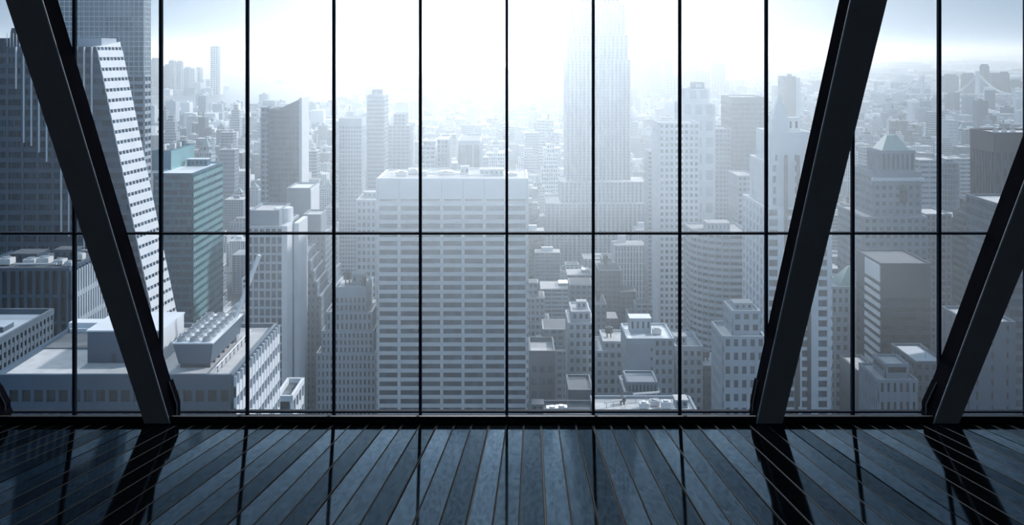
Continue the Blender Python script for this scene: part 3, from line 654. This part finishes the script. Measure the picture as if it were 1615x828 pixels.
pts = []; cx_, cy_, rr = X(1505, 705), 715, 7.2
for i in range(14): a = 2 * math.pi * i / 14; pts.append((cx_ + rr * math.cos(a), cy_ + rr * math.sin(a)))
bldg('round_ribbed_tower', 'rounded ribbed tower just right of the last mullion', T,
     [(1489, 1521, 258, 708, 14, dict(poly=pts, bay=1.8, flr=3.8, pier=.7, span=.2, kit=[('box', .5, .5, 5, 5, 2.5)]))], wall=STONE, glass=GLB)
bldg('brown_tower', 'dark brownish tower at the right edge behind the far right beam', T,
     [(1569, 1660, 212, 500, 26, dict(bay=3.2, flr=30, pier=1.2, span=.1, blank=9, kit=[('unit', .1, .2, 2, 2, 2), ('unit', .25, .2, 2, 2, 2), ('unit', .4, .2, 2, 2, 2)]))], wall=BROWN, glass=GLB)
bldg('terraced_block', 'dark building with pale floor edges between the last mullion and the far right beam', B,
     [(1541, 1600, 345, 560, 30), (1547, 1600, 325, 562, 26, dict(roof=WHITE))], wall=GREY, glass=GLD, bay=20, flr=4.2, pier=.2, span=.45)
bldg('banded_glass_building', 'blue banded office building in the lower right corner beyond the beam', B,
     [(1590, 1720, 330, 380, 34, dict(bay=24, flr=4.2, pier=.3, span=.4))], wall=GREY, glass=GLB)
bldg('plain_slate_building', 'plain slate building with faint slits in the lower right beyond the far right beam', B,
     [(1528, 1600, 512, 330, 20, dict(bay=5, flr=4.4, pier=4.2, span=.5))], wall=BLUEW, glass=GLD)
bldg('white_banded_building', 'white banded office block right of the green-roofed tower', B,
     [(1450, 1482, 254, 900, 30, dict(bay=9, flr=4.6, span=.6))], wall=PALE, glass=GLM)
bldg('brick_tower', 'narrow grey tower behind the dark glass block, beside the last mullion', T,
     [(1460, 1500, 340, 600, 26), ], wall=STONE, glass=GLM)
bldg('brick_tower', 'ribbed grey tower in the gap between the last mullion and the far right beam', T,
     [(1502, 1532, 345, 620, 26), ], wall=GREY, glass=GLM, pier=1.6)
e = dict(wall=GREY, glass=GLD, bay=3, flr=4.2, pier=1.5, span=.5)
bldg('concrete_block', 'low concrete block with narrow dark strips at the foot of the dark glass block', B,
     [(1386, 1446, 603, 370, 20), (1397, 1432, 578, 374, 12, dict(bay=12)), ], wall=STONE, glass=GLD, bay=2.2, flr=7, pier=1.3, span=.5)
bldg('concrete_block', 'blank-ended concrete block left of the low strip-windowed block', B, [(1352, 1385, 588, 392, 20, dict(blank=30))], **e)
bldg('concrete_block', 'shadowed block with a thin pale roof edge left of the far right beam foot', B, [(1444, 1490, 574, 390, 24, dict(roof=WHITE, kit=[('mast', .6, .3, .15, 0, 4)]))], **e)
bldg('twin_windowed_tower', 'blue-grey hazy tower left of the octagonal one, with a needle top', T,
     [(1022, 1040, 240, 900, 24, dict(kit=[('mast', .5, .5, .5, 0, 16)]))], wall=PALE, glass=GLM)
bldg('lone_slab_tower', 'lone dark slab tower with a bright right face far off between mullion and broad beam', T,
     [(1237, 1255, 121, 2600, 60, dict(bay=5, flr=4, kit=[('box', .7, .5, 8, 20, 7)]))], wall=BLUEW, glass=GLB)
k = MB(); r_ = bpy.data.objects['lone_slab_tower']; xe = X(1255, 2600); k.box(xe, xe + 11, 2597, 2660, GZ, Z(122, 2600), WHITE); k.build('bright_face', r_, tuple(r_.location))  # white slab stands in for the tower's sunlit right face
# ---- far shore towers across the water and the downtown skyline
def far(name, label, px0, px1, row, d, dep, wall=PALE, group=None, cap=None, cat=T):
    x0, x1, z1 = X(px0, d), X(px1, d), Z(row, d); o = ((x0 + x1) / 2, d + dep / 2, GZ)
    root = empty(name, o); tag(root, label, cat, group)
    facade(root, o, rect(x0, x1, d, d + dep), GZ, z1, 14, 12, 4, .35, wall, GLM, relief=1.0)
    if cap == 'spire':
        k = MB(); w_ = (x1 - x0) / 2; c_ = (x0 + x1) / 2
        k.hexa([(x0, d, z1), (x1, d, z1), (x1, d + dep, z1), (x0, d + dep, z1)], [(c_ - 1, d + dep / 2, z1 + w_ * 2.6), (c_ + 1, d + dep / 2, z1 + w_ * 2.6), (c_ + 1, d + dep / 2 + 2, z1 + w_ * 2.6), (c_ - 1, d + dep / 2 + 2, z1 + w_ * 2.6)], COPPER); k.build('spire', root, o)
    else:
        k = MB(); q = (x1 - x0) * (.12 if cap is None else .25); k.box(x0 + q, x1 - q, d + 4, d + dep - 4, z1, z1 + (10 if cap is None else 22), wall); k.build('crown', root, o)
    OCC.append((x0, x1, d, d + dep)); RECT.append((px0, px1, row, d)); return root
far('waterfront_skyscraper', 'tallest pale tower alone on the far shore of the river, upper left', 332, 344, 74, 6200, 60, WHITE)
bx = bpy.data.objects['waterfront_skyscraper']; k = MB(); xe = X(344, 6200); k.box(xe, xe + 14, 6198, 6262, GZ, Z(73, 6200), WHITE); k.build('bright_face', bx, tuple(bx.location))
JG = 'office towers on the far river shore'
for qi, q in enumerate([(237, 252, 94, BLUEW), (258, 268, 104, BLUEW), (266, 274, 97, STONE), (278, 285, 98, STONE), (290, 298, 108, STONE), (300, 307, 109, WHITE), (308, 316, 108, STONE), (311, 321, 126, WHITE), (283, 290, 128, WHITE), (295, 306, 127, WHITE), (322, 331, 128, STONE), (240, 250, 122, STONE)]):
    far('riverside_tower', 'hazy office tower in the cluster on the far river shore, left of the tallest', q[0], q[1], q[2], 6200 + 58 * qi, 50, q[3], JG)
DG = 'downtown towers in the white glare'
for qi, q in enumerate([(632, 641, 115), (639, 650, 113), (667, 689, 103), (690, 703, 104), (700, 717, 125), (712, 727, 81), (728, 746, 81), (720, 733, 122), (737, 751, 117), (765, 780, 95), (778, 790, 118), (788, 801, 110), (806, 811, 86),
          (835, 845, 90), (847, 869, 82), (852, 867, 56), (875, 884, 100), (886, 897, 78), (768, 796, 128)]):
    far('downtown_tower', 'faint downtown tower on the horizon between centre mullions, washed out by glare', q[0], q[1], q[2], 5000 + 66 * ((qi * 7) % 19), 60, random.choice((PALE, STONE, WHITE)), DG)
EG = 'financial district towers right of the tall skyscraper'
for qi, q in enumerate([(1000, 1009, 85, None), (1007, 1019, 70, 'b'), (1021, 1029, 95, 'spire'), (1028, 1042, 84, None), (1044, 1051, 110, None), (1051, 1061, 97, None), (1078, 1090, 115, None), (1086, 1101, 98, 'b'), (1097, 1120, 113, None), (1126, 1144, 101, 'b'), (1062, 1073, 122, None), (1146, 1150, 130, None)]):
    far('financial_district_tower', 'hazy grey tower in the skyline cluster right of the tall glare-washed skyscraper', q[0], q[1], q[2], 4560 + 66 * ((qi * 5) % 12), 60, random.choice((STONE, GREY, STONE)), EG, q[3])
RG = 'far apartment towers beyond the bridge'
for qi, q in enumerate([(1492, 1512, 120), (1522, 1538, 118), (1552, 1560, 104), (1565, 1580, 118), (1583, 1592, 116), (1598, 1612, 128), (1380, 1392, 150), (1395, 1412, 158), (1418, 1436, 152), (1455, 1468, 160), (1425, 1437, 165)]):
    far('apartment_tower', 'small dark apartment tower far off at the right beyond the suspension bridge', q[0], q[1], q[2], min(5200 + 60 * qi, 215 * F / (q[2] - HR)), 50, random.choice((GREY, BLUEW)), RG)
# ---- suspension bridge
def bridge():
    OCC.append((X(1385, 4600), X(1605, 4600), 4595, 4630)); d = 4600.0; tw = [(1456, 118), (1543, 112)]; ends = (1402, 1592); deck = 148
    o = (X(1500, d), d, Z(deck, d)); root = empty('suspension_bridge', o); tag(root, 'pale suspension bridge with two towers over the river at the far right', 'bridge')
    k = MB(); zd = Z(deck, d); k.box(X(ends[0] - 12, d), X(ends[1] + 12, d), d, d + 22, zd - 5, zd, WHITE)
    for px in range(ends[0], ends[1], 9): k.box(X(px, d), X(px, d) + 3, d + 2, d + 20, GZ, zd, PALE)
    k.build('deck', root, o)
    for px, r in tw:
        k = MB()
        for yy in (d + 1, d + 19): k.box(X(px, d) - 5, X(px, d) + 5, yy - 3, yy + 3, GZ, Z(r, d), WHITE)
        for f_ in (.35, .65, .96): zz = zd + (Z(r, d) - zd) * f_; k.box(X(px, d) - 4, X(px, d) + 4, d, d + 20, zz - 4, zz, WHITE)
        k.build('bridge_tower', root, o)
    for yy in (d + 1, d + 19):
        k = MB()
        spans = [(ends[0], deck, tw[0][0], tw[0][1] + 3, .25), (tw[0][0], tw[0][1] + 3, tw[1][0], tw[1][1] + 3, 1), (tw[1][0], tw[1][1] + 3, ends[1], deck, .25)]
        for a, ra, b, rb_, sag in spans:
            n = 14; last = None
            for i in range(n + 1):
                u = i / n; r = ra + (rb_ - ra) * u + sag * 4 * u * (1 - u) * (30 if sag == 1 else 26)
                p = (X(a + (b - a) * u, d), yy, Z(min(r, deck - .5), d))
                if last: k.bar(last, p, 1.7, WHITE)
                if 0 < i < n: k.bar(p, (p[0], yy, zd), .5, PALE)
                last = p
        k.build('cable', root, o)
bridge()
# ---- ground, water, far land
def asphalt():
    m = bpy.data.materials.new('street_ground'); m.use_nodes = True; t = m.node_tree; b = t.nodes['Principled BSDF']
    c = N(t, 'ShaderNodeTexCoord'); n = N(t, 'ShaderNodeTexNoise'); n.inputs['Scale'].default_value = .004; n.inputs['Detail'].default_value = 12; n.inputs['Roughness'].default_value = .7
    t.links.new(c.outputs['Object'], n.inputs['Vector']); cr = N(t, 'ShaderNodeValToRGB')
    cr.color_ramp.elements[0].position = .38; cr.color_ramp.elements[0].color = (.03, .04, .045, 1); cr.color_ramp.elements[1].position = .66; cr.color_ramp.elements[1].color = (.22, .24, .26, 1)
    t.links.new(n.outputs['Fac'], cr.inputs[0]); t.links.new(cr.outputs[0], b.inputs['Base Color']); b.inputs['Roughness'].default_value = .95; return m
GROUND = asphalt()
WATER = mat('river_water', (.10, .14, .18), .28, var=.15, scale=.004)
m = MB(); m.face([(-60000, -200, GZ), (60000, -200, GZ), (60000, 90000, GZ), (-60000, 90000, GZ)], GROUND); tag(m.build('ground'), kind='structure')
def gp(px, row): d = (ZC - GZ) * F / (row - HR); return (X(px, d), d)
def flat(name, pts, z, m_, lab=None):
    m = MB(); q = [gp(*p) for p in pts]; m.hexa([(x, y, GZ - 1) for x, y in q], [(x, y, GZ + z) for x, y in q], m_)
    return tag(m.build(name), lab, kind='structure')
flat('river', [(-400, 215), (60, 200), (240, 186), (330, 178), (460, 176), (540, 168), (640, 156), (760, 128), (1000, 110), (1300, 100), (1000, 96), (640, 95), (400, 96), (100, 96), (-500, 96)], .5, WATER)
flat('river', [(1140, 141), (1320, 140), (1440, 152), (1615, 158), (1800, 160), (1800, 154), (1600, 150), (1450, 144), (1320, 133), (1150, 133)], .5, WATER)
flat('shore', [(-400, 165), (240, 153), (262, 156), (300, 148), (345, 143), (362, 141), (350, 136), (240, 130), (-400, 128)], 1.2, GROUND)
flat('island', [(425, 131), (452, 133), (490, 131), (480, 129), (440, 128)], 1.5, GROUND)
flat('island', [(380, 124), (430, 125), (480, 123), (430, 121)], 1.5, GROUND)
k = MB(); p = gp(440, 131); k.box(p[0] - 20, p[0] + 20, p[1], p[1] + 20, GZ + 1, GZ + 30, WHITE); k.box(p[0] + 60, p[0] + 90, p[1], p[1] + 20, GZ + 1, GZ + 22, WHITE)
tag(k.build('island_fort', None, (p[0], p[1], GZ)), 'tiny pale building on the island in the bay', 'building')
# hills on the horizon
k = MB(); rng = random.Random(3)
for (xa, xb, dd, hh) in ((-26000, 30000, 30000, 150), (-30000, 40000, 42000, 230)):
    n = 60; prev = None
    for i in range(n + 1):
        x = xa + (xb - xa) * i / n; h = hh * (.6 + .4 * math.sin(i * .33 + hh) * .6 + .15 * rng.random())
        cur = (x, GZ + h)
        if prev: k.hexa([(prev[0], dd, GZ), (cur[0], dd, GZ), (cur[0], dd + 6000, GZ), (prev[0], dd + 6000, GZ)], [(prev[0], dd + 1500, prev[1]), (cur[0], dd + 1500, cur[1]), (cur[0], dd + 4000, cur[1]), (prev[0], dd + 4000, prev[1])], GROUND)
        prev = cur
tag(k.build('hills'), kind='structure')
# ---- filler: ordinary blocks of the city
def water_here(x, y):
    px = CX + x * F / y; row = HR + (ZC - GZ) * F / y
    if px < 640 and 97 < row:
        pts = [(-400, 215), (60, 200), (240, 186), (330, 178), (460, 176), (540, 168), (640, 156)]
        for (a, ra), (b, rb_) in zip(pts, pts[1:]):
            if a <= px <= b:
                edge = ra + (rb_ - ra) * (px - a) / (b - a)
                if row < edge + 1:
                    return not (px < 350 and 133 < row < 151)
    if 640 <= px < 1300 and 97 < row < 128 - (px - 760) * .05 and row < 156 - (px - 640) * .23: return True
    if px > 1140 and 136 < row < 141 + (px - 1140) * .03: return True
    return False
protos = []
def proto(i, wall, glass):
    """unit prototypes, 30 x 30 m on plan, 60 m high, origin at the base"""
    w_ = MB(); rp = [(-15, -15), (15, -15), (15, 15), (-15, 15)]
    def blk(x0, x1, y0, y1, z0, z1, nb, nf, pier, span):
        w_.box(x0, x1, y0, y1, z0, z1, glass)
        c4 = [(x0, y0), (x1, y0), (x1, y1), (x0, y1)]
        for j in range(4):
            a, b = c4[j], c4[(j + 1) % 4]; w_.facet((*a, z0), (*b, z0), (*b, z1), (*a, z1), nb, nf, pier, span, .3, wall)
        w_.box(x0 - .4, x1 + .4, y0 - .4, y1 + .4, z1, z1 + .8, ROOFL if i % 3 else wall)
        w_.box(x0 + .6, x1 - .6, y0 + .6, y1 - .6, z1 + .8, z1 + .85, ROOFD if i % 2 else ROOFL)
    k_ = i % 8
    if k_ == 0: blk(-15, 15, -15, 15, 0, 60, 8, 16, 1.6, .45); w_.box(-4, 5, -3, 6, 60.8, 65, wall)
    if k_ == 1: blk(-15, 15, -15, 15, 0, 38, 8, 10, 1.4, .45); blk(-11, 11, -10, 12, 38, 52, 6, 4, 1.4, .45); blk(-6, 6, -5, 7, 52, 60, 3, 2, 1.4, .5)
    if k_ == 2: blk(-15, 15, -15, 15, 0, 60, 3, 15, .8, .5); w_.box(2, 11, -5, 8, 60.8, 64, EQUIP)
    if k_ == 3: blk(-15, 3, -15, 15, 0, 60, 5, 16, 1.2, .45); blk(3, 15, -15, 5, 0, 44, 3, 12, 1.2, .45); w_.cyl(-8, 3, 64, 68, 2.2, BROWN, 10); w_.cyl(-8, 3, 68, 69.5, 2.3, ROOFD, 10, .2); w_.box(-9.5, -6.5, 1.5, 4.5, 60, 64, DARKW)
    if k_ == 4: blk(-15, 15, -15, 15, 0, 60, 10, 15, 1.8, .15); w_.box(-10, -2, 0, 9, 60.8, 66, WHITE)
    if k_ == 5: blk(-15, 15, -15, 15, 0, 50, 7, 13, 1.6, .5); blk(-15, 4, -8, 15, 50, 60, 4, 3, 1.6, .5); w_.cyl(9, -5, 53, 57, 2.1, BROWN, 10); w_.cyl(9, -5, 57, 58.5, 2.2, ROOFD, 10, .2); w_.box(7.6, 10.4, -6.4, -3.6, 50, 53, DARKW)
    if k_ == 6: blk(-15, 15, -12, 12, 0, 60, 5, 18, .9, .5); w_.box(-7, 7, -3, 3, 60.8, 64.5, WHITE)
    if k_ == 7: blk(-12, 12, -15, 15, 0, 54, 6, 14, 2.0, .5); blk(-7, 7, -9, 9, 54, 60, 3, 1, 1.2, .5); w_.hexa([(-6, -8, 60), (6, -8, 60), (6, 8, 60), (-6, 8, 60)], [(-.5, -1, 70), (.5, -1, 70), (.5, 1, 70), (-.5, 1, 70)], COPPER)
    names = ['office_block', 'setback_building', 'office_block', 'apartment_building', 'office_block', 'apartment_building', 'apartment_slab_block', 'gabled_building']
    return w_, names[k_]
walls = [WHITE, PALE, STONE, PALE, WHITE, STONE, GREY, PALE, STONE, WHITE, PALE, GREY, WHITE, PALE, STONE, PALE]
for i, wl in enumerate(walls):
    mb_, nm = proto(i, wl, GLM if i % 3 else GLD); protos.append((mb_, nm, None))
cand = []; rng = random.Random(11)
y = 640.0
def free(x, y, r):
    for a, b, c_, d_ in OCC:
        if a - r < x < b + r and c_ - r < y < d_ + r: return False
    return True
step = 52.0
while y < 3000:
    hw = (y + 40) * .53; x = -hw + rng.random() * 10
    while x < hw:
        xx, yy = x + rng.uniform(-2, 2), y + rng.uniform(-2, 2)
        r = 15 * rng.uniform(.75, 1.14)
        if free(xx, yy, r + 1) and not water_here(xx, yy) and rng.random() < .93:
            pk = rng.random()
            h = rng.uniform(20, 48) if pk < .72 else (rng.uniform(48, 75) if pk < .94 else rng.uniform(75, 110))
            if y < 1000: h = min(h * 1.3, 80)
            cand.append([xx, yy, r, h])
        x += step * rng.uniform(.78, 1.1)
    y += step
# crude visibility raster so the ones that show largest are the individuals
W_, H_ = 404, 207; zbuf = [[1e9] * W_ for _ in range(H_)]; idb = [[-1] * W_ for _ in range(H_)]
items = [(d, a, b, r, -2) for a, b, r, d in RECT]
for i, (xx, yy, r, h) in enumerate(cand):
    items.append((yy - r, CX + (xx - r) * F / (yy - r), CX + (xx + r) * F / (yy - r), HR + (ZC - GZ - h) * F / (yy + r), i))
for d, a, b, r, i in items:
    for yy in range(max(0, int(r / 4)), 167):
        row = zbuf[yy]; idr = idb[yy]
        for xx in range(max(0, int(a / 4)), min(W_, int(b / 4) + 1)):
            if d < row[xx]: row[xx] = d; idr[xx] = i
cnt = {}
for row in idb:
    for q in row:
        if q >= 0: cnt[q] = cnt.get(q, 0) + 1
order = sorted(cnt, key=lambda q: -cnt[q]); chosen = set(order[:290])
proto_obj = {}; stuff = MB()
def region(px, y):
    dep = 'near' if y < 1150 else 'mid-distance' if y < 1900 else 'distant'
    side = 'left of the central tower' if px < 596 else 'right of the central tower' if px < 1230 else 'at the right of the broad leaning beam'
    if 596 <= px <= 831: side = 'above the roof of the central tower'
    return dep, side
for i, (xx, yy, r, h) in enumerate(cand):
    pi = rng.randrange(len(protos))
    if i in chosen:
        if pi not in proto_obj:
            mb_, nm, _ = protos[pi]; o = mb_.build(nm); proto_obj[pi] = o
        else:
            o = proto_obj[pi].copy(); S.collection.objects.link(o)
        o.location = (xx, yy, GZ); o.scale = (r / 15, r / 15 * rng.uniform(.8, 1.1), h / 60)
        dep, side = region(CX + xx * F / yy, yy)
        kind = {'office_block': 'flat-topped office block', 'setback_building': 'stepped-top building', 'apartment_building': 'apartment building with a water tank', 'apartment_slab_block': 'narrow apartment slab', 'gabled_building': 'building with a little pointed roof'}[protos[pi][1]]
        tag(o, '%s pale %s %s' % (dep, kind, side), 'building', '%s %ss %s' % (dep, kind.split(' with')[0], side))
    elif i in cnt:
        stuff.box(xx - r, xx + r, yy - r, yy + r, GZ, GZ + h, rng.choice(walls))
def carpet(mb, y0, y1, step, hmin, hmax, margin=.53, dens=.9):
    y = y0
    while y < y1:
        hw = y * margin; x = -hw
        while x < hw:
            xx, yy = x + rng.uniform(-.2, .2) * step, y + rng.uniform(-.2, .2) * step
            r = step * rng.uniform(.18, .42); r2 = step * rng.uniform(.2, .4)
            if not water_here(xx, yy) and rng.random() < dens and free(xx, yy, max(r, r2) + 2):
                h = rng.uniform(hmin, hmax) * (1 if rng.random() < .85 else rng.uniform(1.5, 2.6)); wl = rng.choice(walls)
                mb.box(xx - r, xx + r, yy - r2, yy + r2, GZ, GZ + h, wl)
                if rng.random() < .5: mb.box(xx - r * .4, xx + r * .3, yy - r2 * .4, yy + r2 * .3, GZ + h, GZ + h + 5, wl)
            x += step * rng.uniform(.7, 1.2)
        y += step
carpet(stuff, 3070, 4600, 55, 18, 46)
carpet(stuff, 4600, 7000, 85, 15, 45)
carpet(stuff, 7000, 12000, 190, 12, 40, dens=.8)
carpet(stuff, 12000, 26000, 520, 12, 45, dens=.7)
tag(stuff.build('distant_city_blocks'), 'countless tiny distant buildings filling the city to the horizon', 'buildings', kind='stuff')
# street trees at the foot of the central tower
TREE = mat('tree_leaves', (.10, .13, .10), .8, var=.5, scale=.6); BARK = mat('tree_bark', (.05, .045, .04), .9)
def treemesh(seed):
    q = random.Random(seed); k = MB(); k.cyl(0, 0, 0, 6, .4, BARK, 7, .25)
    for _ in range(170):
        a, b = q.uniform(0, 6.28), q.uniform(-1, 1); rr = 3.6 * q.uniform(.5, 1) ** .5; s_ = math.sqrt(1 - b * b)
        c_ = Vector((rr * s_ * math.cos(a), rr * s_ * math.sin(a), 8.5 + rr * b * .9)); u = Vector((q.gauss(0, 1), q.gauss(0, 1), q.gauss(0, 1))).normalized() * .8; v_ = u.orthogonal().normalized() * .8
        k.face([c_ - u, c_ + v_, c_ + u, c_ - v_], TREE)
    return k
tr0 = treemesh(1).build('street_tree'); trees = [tr0]
for i in range(26):
    o = tr0 if i == 0 else tr0.copy()
    if i: S.collection.objects.link(o)
    d = 700 + (i % 4) * 16; o.location = (X(455 + i * 5.6, d), d, GZ); o.rotation_euler.z = i; o.scale = (1.05, 1.05, 1.2 + .1 * (i % 3))
    tag(o, 'street tree in the leafy row low between the flat-roofed block and the central tower', 'tree', 'street trees left of the central tower foot')
# ---- haze filling the air over the city
hm = bpy.data.materials.new('air_haze'); hm.use_nodes = True; t = hm.node_tree; t.nodes.clear()
vs = N(t, 'ShaderNodeVolumeScatter'); vs.inputs['Color'].default_value = (.86, .94, 1, 1); vs.inputs['Density'].default_value = HAZE_DENSITY; vs.inputs['Anisotropy'].default_value = HAZE_G
ou = N(t, 'ShaderNodeOutputMaterial'); t.links.new(vs.outputs[0], ou.inputs['Volume'])
m = MB(); m.box(-45000, 45000, 22, 60000, GZ - 5, 160, hm); tag(m.build('haze'), 'pale haze hanging over the city', 'haze', kind='stuff')
vm_ = hm.copy(); vm_.name = 'glare_veil'; [q for q in vm_.node_tree.nodes if q.type == 'VOLUME_SCATTER'][0].inputs['Density'].default_value = VEIL_DENSITY
m = MB(); m.box(-12, 19, 22.5, 76, -6, 40, vm_); tag(m.build('added_veil'), 'thin scattering veil added close outside the window wall for its white glare', 'added_veil', kind='stuff')  # scattering box added outside the window to make the white glare
